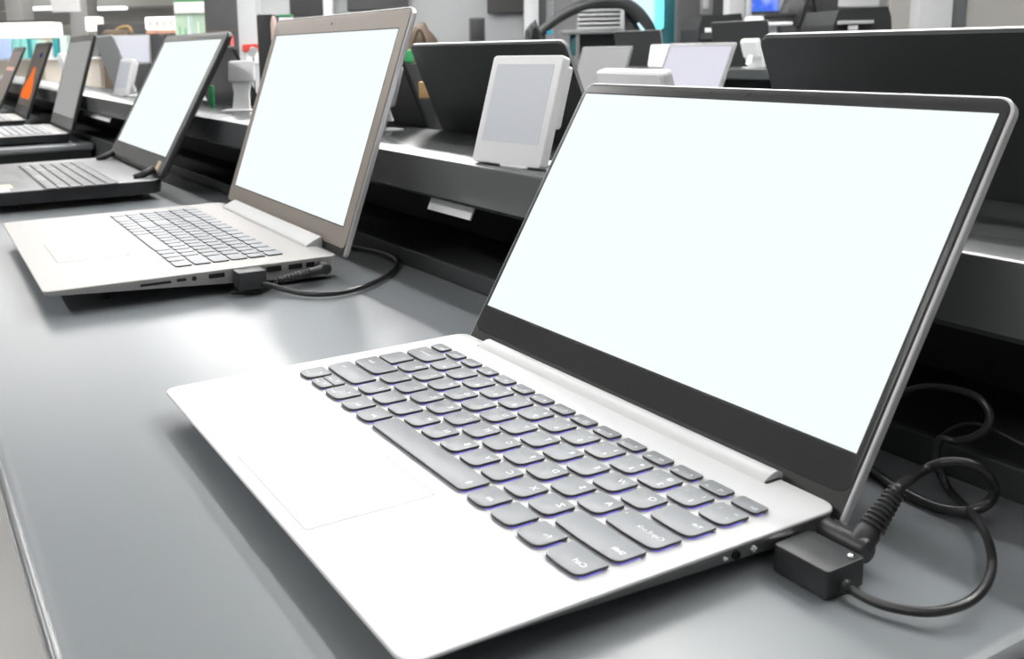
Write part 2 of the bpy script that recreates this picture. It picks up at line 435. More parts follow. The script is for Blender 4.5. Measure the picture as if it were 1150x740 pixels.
# rings of the strain relief
nr = 9
for i in range(nr):
    t0 = .30 + .68 * i / nr; t1 = t0 + .68 / nr * .5
    q = .0052 - .0018 * i / nr
    tube(bm, [lp(pw, e0 + d * t) for t in (t0, t0 + .004, t1 - .004, t1)], 1, 14, radii=[q * .8, q, q, q * .8])
link('strain_relief', bm, m_plug, pw, angle=R(50))
pts = [e0 + d * .9, e1] + [aty(1034, 530, .262), aty(1062, 519, .270), aty(1090, 521, .276), aty(1110, 534, .281), aty(1117, 552, .284), aty(1107, 567, .275), aty(1085, 574, .270), aty(1050, 575, .268), aty(1010, 566, .270), aty(978, 552, .277)]
pts += [Vector((.235, .285, .008)), Vector((.18, .288, .0045))]
for p in pts: p.z = max(p.z, .0030)
bm = bmesh.new(); tube(bm, spline([lp(pw, p) for p in pts], 10), .0023, 12); link('cord', bm, m_cord, pw, smooth=True)

# =================================================================== SECOND LAPTOP (champagne silver)
W2, D2, H2 = .380, .2575, .0235
root2, B2 = laptop('open champagne silver laptop with blank white screen, second along the counter', (-.4485, .1027, 0), R(-1.3), W2, D2, H2, .0045, .0035, 70.66, .0072, .0008,
                   .0232, .345, .0215, .0062, dict(shell=m_champ, deck=m_champ, bezel=m_champ_bezel, screen=m_screen, rim=m_silver_edge),
                   rcorner=.007)
def grid_keys(root, x0, y0, x1, y1, rows, z, m_, gap, front_drop=True, h=.0012):
    """rows: list of lists of key widths (from the +x end), front row first"""
    n = len(rows); hh = (y1 - y0) / n
    for j, ws in enumerate(rows):
        tot = sum(ws); x = x1
        rh = hh
        for w in ws:
            wd = (x1 - x0) * w / tot
            if w > 0:
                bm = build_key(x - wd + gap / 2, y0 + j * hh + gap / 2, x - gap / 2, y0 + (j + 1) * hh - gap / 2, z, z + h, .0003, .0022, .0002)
                link('key', bm, [m_, m_skirt_shade], root, angle=R(30))
            x -= wd
# dark tray shows in the gaps between the keys
bm = bmesh.new(); slab(bm, -.1645, -.0155, .1625, .0895, H2 - .0005, H2 + .00008, .003, 0); link('key_tray', bm, m_champ, root2)
rows2 = [[1.3, 1, 1, 1, 5.2, 1, 1, 1, 1, 1, 2, 1], [2.4] + [1] * 10 + [2.6] + [1] * 4, [1.7] + [1] * 11 + [2.2] + [1] * 4, [1.5] + [1] * 13 + [.6] + [1] * 4, [1] * 13 + [2] + [1] * 4, [1] * 16]
grid_keys(root2, -.164, -.015, .1615, .088, rows2, H2 - .0002, m_champ_key, .0028, h=.0016)
bm = bmesh.new(); slab(bm, -.0225, -.1035, .0785, -.0375, H2 - .0004, H2 + .00006, .002, 0); tp2 = link('touchpad', bm, m_padline, root2)
bm = bmesh.new(); slab(bm, -.0218, -.1028, .0778, -.0382, H2 - .0003, H2 + .00016, .0018, .00005); link('pad_surface', bm, m_champ, tp2)
bm = bmesh.new(); slab(bm, -.0200, -.1015, .060, -.0400, H2 + .0001, H2 + .00042, .001, .0001); link('protective_film', bm, m_film, tp2)
bm = bmesh.new()
prof = [(.1170, H2 - .0006), (.1172, H2 + .0006), (.1195, H2 + .0024), (.1275, H2 + .0062), (.1335, H2 + .0085), (.1345, H2 + .0040), (.1340, H2 - .004)]
extrude_profile(bm, prof, -.145, .139); link('hinge_cover', bm, m_silver, root2, angle=R(50))
for a0, a1, b0, b1, nm in ((-.0515, -.0255, .0172, .0192, 'card_slot'), (-.0205, -.0125, .0175, .0198, 'charging_port'), (.0075, .0215, .0165, .0205, 'usb_port'), (.060, .074, .0155, .0205, 'hdmi_port'), (.081, .094, .0155, .0200, 'network_port'), (.098, .106, .0150, .0200, 'vent')):
    bm = bmesh.new(); slab(bm, a0, b0, a1, b1, -.001, .00015, .0006, 0, Basis((W2 / 2, 0, 0), (0, 1, 0), (0, 0, 1), (1, 0, 0))); link(nm, bm, m_port, root2)
bm = bmesh.new(); side_disc(bm, W2 / 2, -.0055, .0186, .0012, .0021, .0002); link('audio_jack', bm, m_port, root2)
# alarm plug of laptop two
c2, s2 = math.cos(R(-1.3)), math.sin(R(-1.3))
def L2(x, y, z): return Vector((-.4485 + c2 * x - s2 * y, .1027 + s2 * x + c2 * y, z))
p0 = L2(.199, .041, 0)
ap = thing('alarm_plug', 'dark grey box plug in the side of the champagne silver laptop, cord looping back', 'plug', p0, R(-1.3))
bm = bmesh.new(); slab(bm, -.0085, -.0125, .0105, .0125, .006, .0225, .0018, .001); link('housing', bm, m_plug, ap, angle=R(40))
cpts = [(.008, .004, .012), (.02, .012, .008)]
wl = [L2(.2085, .049, .011), atz(318, 324.5, .006), atz(345, 330, .004), atz(375, 329.5, .004), atz(405, 323, .004), atz(432, 311, .004), atz(446, 298, .004), atz(441, 289, .004), atz(420, 282, .004), atz(392, 277, .004), atz(370, 275, .004)]
im = Matrix.Rotation(-R(-1.3), 3, 'Z')
bm = bmesh.new(); tube(bm, spline([im @ (p - p0) for p in wl], 8), .0024, 10); link('cord', bm, m_cord, ap, smooth=True)
pc = thing('power_cable', 'black ribbed power plug at the rear side of the champagne silver laptop', 'cable', L2(.197, .112, 0), R(-1.3))
q0 = L2(.197, .112, 0)
bm = bmesh.new(); tube(bm, [im @ (p - q0) for p in (L2(.1895, .112, .0145), L2(.192, .112, .0145), L2(.2035, .112, .0145), L2(.2045, .112, .0145))], 1, 14, radii=[.0045, .0054, .0054, .0045]); link('plug', bm, m_plug, pc, angle=R(50))
bm = bmesh.new()
a_, b_ = L2(.2005, .110, .0140), L2(.2035, .066, .0105)
tube(bm, [im @ (p - q0) for p in (a_, a_.lerp(b_, .3), b_)], 1, 12, radii=[.0046, .0040, .0026])
for i in range(8):
    t = .3 + .65 * i / 8; q = .0050 - .0018 * i / 8
    tube(bm, [im @ (a_.lerp(b_, x) - q0) for x in (t, t + .006, t + .032, t + .038)], 1, 12, radii=[q * .8, q, q, q * .8])
link('strain_relief', bm, m_plug, pc, angle=R(50))
wl = [b_, L2(.207, .050, .008), L2(.214, .030, .0040), L2(.207, .020, .003), L2(.190, .03, .0028), L2(.15, .06, .0026)]
bm = bmesh.new(); tube(bm, spline([im @ (p - q0) for p in (b_, L2(.2045, .0600, .0065), L2(.2025, .0520, .0026), L2(.197, .038, .0022), L2(.192, .026, .0022))], 8), .0018, 10); link('cord', bm, m_cord, pc, smooth=True)

# =================================================================== THIRD LAPTOP (dark grey, thick)
W3, D3, H3 = .382, .250, .0300
root3, B3 = laptop('thick dark laptop with grey bezel and blank white screen, third along the counter', (-1.050, .1000, 0), R(-.6), W3, D3, H3, .018, .010, 60.75, -.0075, .0055,
                   .0285, .345, .014, .0085, dict(shell=m_dark_lap, deck=m_dark_deck, bezel=m_grey_bezel, screen=m_screen, darkside=True),
                   rcorner=.032, lid_r=(.006, .006, .012, .012), chin_drop=.002)
bm = bmesh.new(); slab(bm, -.142, -.0430, .1975, .0580, H3 - .0004, H3 + .0001, .003, 0); link('key_tray', bm, m_keygap, root3)
rows3 = [[1.3, 1, 1, 1, 5.2, 1, 1, 1, 1, 1, 2, 1], [2.4] + [1] * 10 + [2.6] + [1] * 4, [1.7] + [1] * 11 + [2.2] + [1] * 4, [1.5] + [1] * 13 + [.6] + [1] * 4, [1] * 13 + [2] + [1] * 4, [1] * 16]
grid_keys(root3, -.140, -.041, .1965, .057, rows3, H3, m_dark_key, .0026)
bm = bmesh.new(); slab(bm, -.03, -.115, .075, -.060, H3 - .0004, H3 + .0001, .002, 0); link('touchpad', bm, m_dark_key, root3)
bm = bmesh.new(); slab(bm, .105, -.112, .150, -.078, H3, H3 + .0002, .002, 0); link('sticker', bm, m_sticker, root3)
bm = bmesh.new(); slab(bm, .155, -.110, .178, -.085, H3, H3 + .0002, .002, 0); link('sticker', bm, m_white, root3)
for sx in (-.150, .150):
    bm = bmesh.new()
    tube(bm, [Vector((sx, .088, H3 + .0005)), Vector((sx, .100, H3 + .004)), Vector((sx, .118, H3 + .012))], .0055, 10); link('hinge', bm, m_dark_lap, root3, smooth=True)
bm = bmesh.new(); slab(bm, .146, .005, .164, .020, .0004, .0008, .0005, .0, B3); link('sticker', bm, m_sticker, root3)

# =================================================================== FURTHER LAPTOPS ON THE NEXT COUNTER
def far_laptop(label, x, y, yaw, ang, scr, bez, sw=.345, W=.376, H=.024, s0=.030, shell=m_dark_lap, deck=m_champ, key=m_champ_key, D=.25, hz=.004):
    rt, B = laptop(label, (x, y - D / 2, 0), R(yaw), W, D, H, .018, .004, ang, .004, hz, s0, sw, .016, .0075,
                   dict(shell=shell, deck=deck, bezel=bez, screen=scr, darkside=True), rcorner=.01, cam_dots=False)
    bm = bmesh.new(); slab(bm, -W / 2 + .02, -.02, W / 2 - .02, D / 2 - .035, H - .0004, H + .0001, .003, 0); kt = link('keyboard', bm, m_keygap, rt)
    grid_keys(rt, -W / 2 + .021, -.019, W / 2 - .021, D / 2 - .036, [[1.3, 1, 1, 1, 5, 1, 1, 1, 2, 2], [2.4] + [1] * 10 + [3], [1.7] + [1] * 13, [1.5] + [1] * 13, [1] * 14 + [2], [1] * 15], H, key, .003)
    return rt, B
r4, B4 = far_laptop('open laptop with dark bezel and plain grey screen on the far counter', -2.125, .267, -1.1, 72.6, m_greyscreen, m_grey_bezel, sw=.350, W=.378)
r5, B5 = far_laptop('open laptop showing an orange shape on its dark screen, far counter', -2.76, .245, -1.5, 68.5, mat('dim_brown_screen', (.03, .026, .022), .25, emit=(.055, .043, .036), estr=1), m_bezel)
bm = bmesh.new()
pl = [(-.085, -.03), (.10, -.03), (.115, .0), (.085, .04), (.06, .065), (.035, .10), (-.005, .10), (-.02, .065), (-.06, .04), (-.10, .0)]
loft(bm, [[B5(-.03 + a * 1.35, .078 + b * .80, t) for a, b in pl] for t in (.0006, .00085)])
link('orange_picture', bm, mat('lit_orange', (0, 0, 0), .5, 0, 0, emit=(.80, .17, .035), estr=1), r5)
bm = bmesh.new(); loft(bm, [[B5(a, b, t) for a, b in ((.03, .19), (.09, .19), (.09, .205), (.03, .205))] for t in (.0006, .00085)]); link('blue_picture', bm, mat('lit_dim_blue', (0, 0, 0), .5, 0, 0, emit=(.03, .04, .18), estr=1), r5)
r6, B6 = far_laptop('furthest open laptop with brownish grey screen at the left edge', -3.42, .235, -1.5, 64, mat('brown_grey_screen', (.05, .05, .05), .25, emit=(.17, .14, .125), estr=1), m_grey_bezel)
bm = bmesh.new(); loft(bm, [[B6(a, b, t) for a, b in ((-.15, .145), (.14, .145), (.14, .16), (-.15, .16))] for t in (.0006, .00085)]); link('pink_bar', bm, mat('lit_pink', (0, 0, 0), .5, 0, 0, emit=(.75, .45, .36), estr=1), r6)

# =================================================================== COUNTERS, SHELF
FLOOR = -.80
def counter(label, x0, x1, y0, y1, loc, top_m=m_table, inset=.04):
    t = thing('display_counter', label, 'counter', loc)
    l = Vector(loc)
    bm = bmesh.new(); slab(bm, x0 - l.x, y0 - l.y, x1 - l.x, y1 - l.y, -.014 - l.z, 0 - l.z, .010, .004, n=8); link('counter_top', bm, top_m, t, angle=R(40))
    bm = bmesh.new(); slab(bm, x0 + .03 - l.x, y0 + inset - l.y, x1 - .03 - l.x, y1 - .005 - l.y, .07, -.014 - l.z, .004, .002); link('cabinet', bm, m_body, t)
    bm = bmesh.new(); box(bm, x0 + .06 - l.x, y0 + inset + .04 - l.y, 0, x1 - .06 - l.x, y1 - .03 - l.y, .07); link('plinth', bm, m_cavity, t)
    return t
def bead(t, loc, pts):
    l = Vector(loc)
    bm = bmesh.new(); tube(bm, [Vector(p) - l for p in pts], .0032, 12); link('edge_bead', bm, m_bead, t, smooth=True)
m_bead = mat('satin_edge_bead', (.16, .17, .175), .22, 0, .8, bscale=30)
front_counter = counter('long grey counter with a rolled edge carrying the front three laptops', -1.44, .386, -.094, .312, (-.5, .1, FLOOR), inset=.16)
bead(front_counter, (-.5, .1, FLOOR), [(-1.43, -.0940, -.0036), (.374, -.0940, -.0036), (.381, -.0920, -.0036), (.3860, -.0865, -.0036), (.3860, .30, -.0036)])
counter('further grey counter carrying the row of distant laptops at left', -5.2, -1.875, -.094, .312, (-3.4, .1, FLOOR))
counter('rear grey counter behind the raised shelf, carrying the laptops turned away', -5.2, .60, .470, .90, (-2, .68, FLOOR))
# raised shelf between the two counters
SH = thing('raised_shelf', 'raised dark grey shelf running behind the laptops with price displays on it', 'shelf', (-2, .39, FLOOR))
l = Vector(SH.location)
bm = bmesh.new(); slab(bm, -5.2 - l.x, .312 - l.y, .60 - l.x, .468 - l.y, .072 - l.z, .111 - l.z, .004, .0035, n=4); link('shelf_board', bm, m_shelf, SH, angle=R(40))
bm = bmesh.new(); box(bm, -5.2 - l.x, .445 - l.y, 0, .60 - l.x, .466 - l.y, .072 - l.z); link('back_panel', bm, m_cavity, SH)
bm = bmesh.new(); box(bm, -5.2 - l.x, .3135 - l.y, 0, .60 - l.x, .319 - l.y, .014 - l.z, .001); link('kick_strip', bm, m_body, SH)
bm = bmesh.new(); box(bm, -5.2 - l.x, .319 - l.y, -.02 - l.z, .60 - l.x, .445 - l.y, .002 - l.z); link('recess_floor', bm, m_cavity, SH)
# white strips tucked below the shelf
for (u0, v0, u1, v1, lab) in ((484, 219, 532, 232, 'white strip under the raised shelf behind the champagne silver laptop'), (94, 118, 124, 126, 'white strip under the raised shelf at far left')):
    p, q = aty(u0, v0, .327), aty(u1, v1, .327)
    c = (p + q) / 2
    t = tag(link('white_strip', (lambda b: (box(b, -(q.x - p.x) / 2, -.0008, -.009, (q.x - p.x) / 2, .0008, .006), b)[1])(bmesh.new()), m_white), lab, 'label')
    t.location = (c.x, .327, .0655); t.rotation_euler = (R(-25), 0, 0)

# ------------------------------------------------------------------ price displays
def price_tag(label, u, v, y, rz, screen=True, w=.080, h=.092):
    """thick white display leaning back; u, v is the middle of its front foot"""
    p = aty(u, v, y); p.z = .111
    return price_tag_at(label, p, rz, w, h)
def price_tag_at(label, p, rz, w=.080, h=.092, tilt=17, case=True):
    t = thing('price_display', label, 'price display', p, rz, 'white price displays on the raised shelf')
    a = R(90 - tilt)
    B = Basis((0, 0, .002), (1, 0, 0), (0, math.cos(a), math.sin(a)), (0, -math.sin(a), math.cos(a)))
    bm = bmesh.new(); slab(bm, -w / 2, 0, w / 2, h, -.010, 0, .004, .0016, B, 5); link('frame', bm, m_white, t, angle=R(40))
    bm = bmesh.new(); slab(bm, -w / 2 + .008, .019, w / 2 - .008, h - .008, -.0004, .0003, .0006, .0001, B, 2); link('display', bm, m_eink, t)
    if case:
        bm = bmesh.new(); slab(bm, -w / 2 + .004, h * .38, w / 2 - .002, h - .006, -.0165, -.009, .003, .001, B, 4); link('battery_case', bm, m_white, t, angle=R(40))
    bm = bmesh.new(); slab(bm, -.016, -.001, .018, .046, 0, .0022, .003, .0006, Basis((.01, 0, 0))); link('foot', bm, m_white, t)
    bm = bmesh.new(); slab(bm, -.012, .012, .012, .062, -.0035, 0, .002, .0006, Basis((0, .046, 0), (1, 0, 0), (0, -.36, .93), (0, .93, .36))); link('strut', bm, m_white, t)
    return t
pt = atz(566, 185.5, .1125)
dirv = (atz(605, 190, .111) - atz(531, 181, .111)); yaw = math.atan2(dirv.y, dirv.x)
price_tag_at('white price display with grey screen on the shelf beside the front laptop', (pt.x, pt.y, .111), yaw, .0855, .0945)
def tag_back(label, u, v, y, rz, hgt=.085):
    p = aty(u, v, y)
    return price_tag_at(label, (p.x, y, .111), rz)
price_tag_at('white price display turned away, peeking above the front laptop lid', (.004, .385, .111), R(172), .088, .084, case=False)
price_tag_at('white price display leaning, half hidden by the champagne silver laptop lid', (-.528, .384, .111), R(4), .085, .090)
t = thing('price_display', 'white price display head on a slim neck, between the third laptop and the champagne lid', 'price display', (-1.035, .40, .111), R(58), 'white price displays on the raised shelf')
bm = bmesh.new(); slab(bm, -.0225, .052, .0225, .088, -.012, 0, .005, .002, Basis((0, 0, 0), (1, 0, 0), (0, .25, .968), (0, -.968, .25)), 5); link('frame', bm, m_white, t, angle=R(40))
bm = bmesh.new(); loft(bm, [[Vector((a * k, b + z * .25, z)) for a, b in ((-.015, .004), (.015, .004), (.015, .014), (-.015, .014))] for k, z in ((1.0, 0), (.85, .03), (1.15, .056))]); link('neck', bm, m_white, t)
bm = bmesh.new(); slab(bm, -.03, -.012, .022, .03, 0, .003, .004, .001); link('foot', bm, m_white, t)
price_tag_at('white price display turned sideways on the shelf left of the third laptop lid', (-1.86, .372, .111), R(8), .085, .09)
price_tag_at('white price display leaning against the light grey lid at far left', (-2.36, .37, .111), R(150), .085, .11)

# =================================================================== LAPTOPS TURNED AWAY ON THE REAR COUNTER
def opp(label, xa, xb, ytop, shell, L=.212, ang=67, D=.21, H=.018, scr=m_greyscreen, ztop=.2165, yawd=180.0):
    W = abs(xb - xa)
    top = .012
    a = R(ang)
    s0 = .022; hz = .0
    L = (ztop - H) / math.sin(a)
    sh = L - s0 - top
    yh = ytop + L * math.cos(a)
    rt, B = laptop(label, ((xa + xb) / 2, yh + D / 2 + .004, 0), R(yawd), W, D, H, .012, .004, ang, .004, hz, s0, W - .02, top, .006,
                   dict(shell=shell, deck=m_dark_deck, bezel=m_bezel, screen=scr, rim=(m_greylid if shell is m_lidback else None)), sh=sh, rcorner=.008, cam_dots=False)
    return rt
opp('black laptop turned away behind the raised shelf, right of the champagne silver laptop', -.478, -.176, .432, m_lidback)
opp('large black laptop turned away at the right, behind the front laptop', .055, .415, .430, m_lidback)
opp('black laptop turned away, mostly hidden by the champagne silver laptop', -.88, -.515, .432, m_dark_lap)
opp('black laptop turned away behind the third laptop lid', -1.52, -1.185, .445, m_dark_lap, ztop=.222)
opp('light grey laptop turned away on the shelf at far left', -2.57, -2.30, .46, m_greylid, ztop=.265, ang=72)

# tall dark slab seen edge-on behind the second laptop's lid
def placed_box(name, label, cat, u0, v0, u1, v1, y, depth, m_, to_floor=False, zbot=None, bev=.004, group=None):
    """box on the plane y whose front spans the given pixels"""
    p, q = aty(u0, v0, y), aty(u1, v1, y)
    zt = max(p.z, q.z); zb = min(p.z, q.z)
    if zbot is not None: zb = zbot
    if to_floor: zb = FLOOR
    x0, x1 = min(p.x, q.x), max(p.x, q.x)
    bm = bmesh.new(); box(bm, x0 - (x0 + x1) / 2, 0, 0, x1 - (x0 + x1) / 2, depth, zt - zb, min(bev, depth * .3, (x1 - x0) * .3, (zt - zb) * .3))
    o = link(name, bm, m_)
    o.location = ((x0 + x1) / 2, y, zb)
    if cat: tag(o, label, cat, group)
    return o

exec_bg = True
# =================================================================== SECOND ISLAND (behind the aisle)
YI = 1.95
bm_l = counter('second display counter across the aisle behind', -4.2, 1.2, YI, YI + .42, (-1.2, YI + .2, FLOOR))
sh2 = thing('raised_shelf', 'second grey raised shelf across the aisle, seen above the front laptop lid', 'shelf', (-1.2, YI + .5, FLOOR))
bm = bmesh.new(); slab(bm, -3.0, -.08, 2.4, .10, .88, .915, .004, .003, n=3); link('shelf_board', bm, m_shelf, sh2)
bm = bmesh.new(); box(bm, -3.0, .06, 0, 2.4, .08, .88); link('back_panel', bm, m_cavity, sh2)
# lavender-screen laptop facing us
p0, p1 = aty(739, 97, 2.16), aty(799, 97, 2.16)
rl, Bl = laptop('small grey laptop with pale lavender screen across the aisle', ((p0.x + p1.x) / 2, 2.04, 0), R(-3), .315, .21, .018, .006, .004, 68, .004, .0, .024, .29, .012, .006,
                dict(shell=m_greylid, deck=m_silver, bezel=m_midlid, screen=m_lavscreen), cam_dots=False)
rb, Bb = laptop('small laptop with dark blue screen beside the large black lid, across the aisle', (-.62, 2.03, 0), R(-6), .315, .21, .018, .006, .004, 62, .004, 0, .02, .29, .01, .006,
                dict(shell=m_greylid, deck=m_silver, bezel=m_greylid, screen=m_bluescreen), cam_dots=False)
def opp2(label, u0, u1, ytop, ztop, shell, ang=72):
    a, b = aty(u0, 60, ytop), aty(u1, 60, ytop)
    return opp(label, a.x, b.x, ytop, shell, ztop=ztop, ang=ang)
opp2('dark laptop turned away on the second island, left of the lavender screen', 690, 742, 2.56, .255, m_lidback, 80)
opp2('dark laptop turned away on the second island, right of the lavender screen', 798, 862, 2.56, .275, m_lidback, 80)
counter('rear counter of the second island across the aisle', -4.2, 1.2, YI + .60, YI + 1.0, (-1.2, YI + .8, FLOOR))
def white_tag(label, u, v, y, rz, w=.08, h=.09):
    p = aty(u, v, y)
    return price_tag_at(label, (p.x, y, .115), rz, w, h)
white_tag('white price display across the aisle left of the lavender screen', 738, 90, 2.50, R(20), .085, .085)
white_tag('white price display across the aisle by the large black lid', 851, 82, 2.50, R(165), .1, .10)
# grey laptop lid in front of the arch
p = aty(668, 97, 2.16)
laptop('grey laptop with blank dim screen before the arch, across the aisle', (p.x, 2.04, .0), R(-3), .30, .21, .018, .006, .004, 72, .004, 0, .02, .285, .008, .006,
       dict(shell=m_midlid, deck=m_midlid, bezel=m_midlid, screen=mat('grey_screen_dim', (.1, .1, .1), .3, emit=(.19, .19, .195), estr=1)), cam_dots=False)
# =================================================================== ROOM
XL, XR, YF, YB, CE = -14.0, 4.0, -5.0, 7.0, 2.25
m_floor = mat('pale_floor_tile', (.72, .71, .69), .3, var=.05, bscale=3)
m_ceil = mat('white_ceiling', (.75, .75, .75), .9)
m_wall = mat('grey_wall', (.34, .35, .355), .8, var=.06, bscale=2)
m_wallw = mat('warm_grey_wall', (.40, .39, .365), .8)
def quad(pts):
    bm = bmesh.new(); bm.faces.new([bm.verts.new(p) for p in pts]); return bm
def wallbox(x0, y0, z0, x1, y1, z1):
    bm = bmesh.new(); box(bm, x0, y0, z0, x1, y1, z1); return bm
struct('floor', wallbox(XL, YF, FLOOR - .1, XR, YB, FLOOR), m_floor)
struct('ceiling', wallbox(XL, YF, CE, XR, YB, CE + .1), m_ceil)
struct('wall_back', wallbox(XL, YB, FLOOR, XR, YB + .1, CE), m_wall)
struct('wall_front', wallbox(XL, YF - .1, FLOOR, XR, YF, CE), m_wall)
struct('wall_left', wallbox(XL - .1, YF, FLOOR, XL, YB, CE), m_wallw)
struct('wall_right', wallbox(XR, YF, FLOOR, XR + .1, YB, CE), m_wall)

# luminaires: long strips along the counters, plus added fill lights
m_lamp = mat('lamp_diffuser', (.9, .9, .9), .5, emit=(1.0, 0.985, .97), estr=47.0)
m_lampw = mat('lamp_diffuser_dim', (.9, .9, .9), .5, emit=(1.0, 0.985, .97), estr=24.0)
m_lamp2 = mat('lamp_diffuser_soft', (.9, .9, .9), .5, emit=(1.0, 0.985, .97), estr=15.0)
m_fill_panel = mat('added_fill_panel', (.9, .9, .9), .5, emit=(1.0, 0.985, .97), estr=2.8)  # glow of the added fill panel
m_lampbody = mat('lamp_housing', (.7, .7, .7), .4)
def lamp(label, x0, x1, y, m_, w=.12):
    t = thing('ceiling_light', label, 'ceiling light', ((x0 + x1) / 2, y, CE - .07))
    h = (x1 - x0) / 2
    bm = bmesh.new(); box(bm, -h, -w / 2 - .02, .015, h, w / 2 + .02, .07, .004); link('housing', bm, m_lampbody, t)
    bm = bmesh.new(); box(bm, -h + .02, -w / 2, 0, h - .02, w / 2, .016); link('diffuser', bm, m_, t)
lamp('long strip light above the rear counter', -7, 1.2, 1.16, m_lampw)
lamp('long strip light above the aisle behind the rear counter', -7, 1.2, 2.04, m_lamp)
lamp('added unseen strip light near the back wall', -9, 1.0, 5.2, m_lamp2, .2)  # unseen row added for general light in the closed room

lamp('added unseen fill strip above the front aisle', -6, 1.6, -2.2, m_lampw, .18)  # unseen, added as fill for front-facing surfaces and the floor
lamp('added wide glowing panel above the far end of the counter', -7.5, -3.0, .15, m_fill_panel, 1.1)  # unseen, added to brighten the counter top by reflection
lamp('strip light over the distant shelves', -13.5, -9.5, 1.5, m_lamp2, .5)


# =================================================================== BACKGROUND OF THE STORE
HR = Vector((RT.x, RT.y, 0)).normalized(); HF = Vector((-HR.y, HR.x, 0))
YAW = math.atan2(HR.y, HR.x)
def bgpos(u, v, d): return CAM + ray(u, v) * d
def bgbox(name, label, cat, u0, v0, u1, v1, d, depth, m_, zbot=None, group=None, kind=None, bev=.006, ztop=None, parent=None):
    """upright box facing the aisle: its front spans the given columns at distance d"""
    uc = (u0 + u1) / 2
    p = bgpos(uc, v0, d); q = bgpos(uc, v1, d)
    w = (u1 - u0) / F_PX * d
    zt = p.z if ztop is None else ztop; zb = q.z if zbot is None else zbot
    bm = bmesh.new(); b = min(bev, w * .25, depth * .3, (zt - zb) * .25)
    box(bm, -w / 2, 0, 0, w / 2, depth, zt - zb, b)
    o = link(name, bm, m_, parent, angle=R(40))
    if parent is None:
        o.location = (p.x, p.y, zb); o.rotation_euler = (0, 0, YAW)
        if kind: o['kind'] = kind
        else: tag(o, label, cat, group)
    return o
def bgroot(name, label, cat, uc, d, zbase, group=None):
    p = bgpos(uc, 50, d)
    t = thing(name, label, cat, (p.x, p.y, zbase), YAW, group); pass
    return t
class BG:
    """children of a background thing, laid out in its own upright front plane"""
    def __init__(s, name, label, cat, uc, d, zbase, group=None):
        s.uc, s.d, s.zb = uc, d, zbase
        s.t = bgroot(name, label, cat, uc, d, zbase, group)
    def X(s, u): return (u - s.uc) / F_PX * s.d
    def Z(s, v): return bgpos(s.uc, v, s.d).z - s.zb
    def part(s, name, u0, v0, u1, v1, y0, y1, m_, bev=.004, z0=None, z1=None, parent=None):
        a, b = s.X(u0), s.X(u1); zt = s.Z(v0) if z1 is None else z1; zb = s.Z(v1) if z0 is None else z0
        bm = bmesh.new(); box(bm, a, y0, zb, b, y1, zt, min(bev, (b - a) * .25, (zt - zb) * .25, (y1 - y0) * .25))
        return link(name, bm, m_, parent or s.t, angle=R(40))
m_grey = mat('bulkhead_grey', (.30, .30, .285), .7); m_grey2 = mat('column_grey', (.36, .36, .35), .7); m_lgrey = mat('pale_column', (.58, .59, .60), .6)
m_black = mat('black_plastic_matte', (.018, .019, .02), .5); m_dgrey = mat('dark_grey_panel', (.05, .05, .052), .6)
m_glow = mat('lit_sign_warm', (.8, .8, .8), .5, emit=(1.0, .90, .80), estr=1.0); m_glow2 = mat('lit_strip_white', (.8, .8, .8), .5, emit=(1, 1, 1), estr=1.3)
m_turq = mat('turquoise_box', (.25, .62, .58), .5); m_teal = mat('teal_box', (.02, .30, .33), .5); m_blue = mat('blue_box', (.10, .28, .75), .5); m_pblue = mat('pale_blue_box', (.45, .58, .85), .5)
m_pgreen = mat('pale_green_box', (.55, .78, .66), .5); m_red = mat('red_plastic', (.62, .05, .035), .45); m_green = mat('green_plastic', (.03, .30, .10), .45); m_brown = mat('brown_leather', (.10, .07, .045), .6, var=.4, bscale=30)
m_tan = mat('tan_card', (.42, .27, .11), .6, var=.3, bscale=60); m_beige = mat('beige_shelf', (.62, .57, .50), .6)
m_cyan = mat('cyan_led', (0, 0, 0), .5, emit=(.18, .92, .92), estr=1.3); m_skyp = mat('lit_pale_blue_panel', (.3, .4, .5), .5, emit=(.40, .60, .70), estr=1.0)
m_tealp = mat('dark_teal_panel', (.02, .13, .15), .4)

# bulkheads and columns at the far left
def tr(n, *a, **k): return bgbox('trim_%d' % n, None, None, *a, kind='structure', **k)
tr(1, -60, -60, 200, 9, 11.6, .3, m_grey, ztop=CE)
tr(2, -60, 12, 200, 27, 12.2, .2, m_grey2)
tr(3, 5, 0, 23, 30, 11.0, .35, m_grey, zbot=FLOOR, ztop=CE)
tr(4, 77, 0, 97, 30, 10.4, .35, m_grey2, zbot=FLOOR, ztop=CE)
for a, b, lab in ((27, 61, 'white strip light under the far bulkhead, left of the grey column'), (97, 140, 'white strip light under the far bulkhead, right of the grey column')):
    bgbox('ceiling_light', lab, 'ceiling light', a, 7.5, b, 11, 11.45, .12, m_glow2)
sg = BG('hanging_sign', 'plain white sign hanging from the ceiling at far left', 'sign', 77, 9.0, 0)
sg.part('panel', 61, -22, 93, 13.5, 0, .04, m_white)
for u in (66, 88): sg.part('rod', u, 0, u + .8, -20, .015, .025, m_grey, z0=sg.Z(-20), z1=CE)
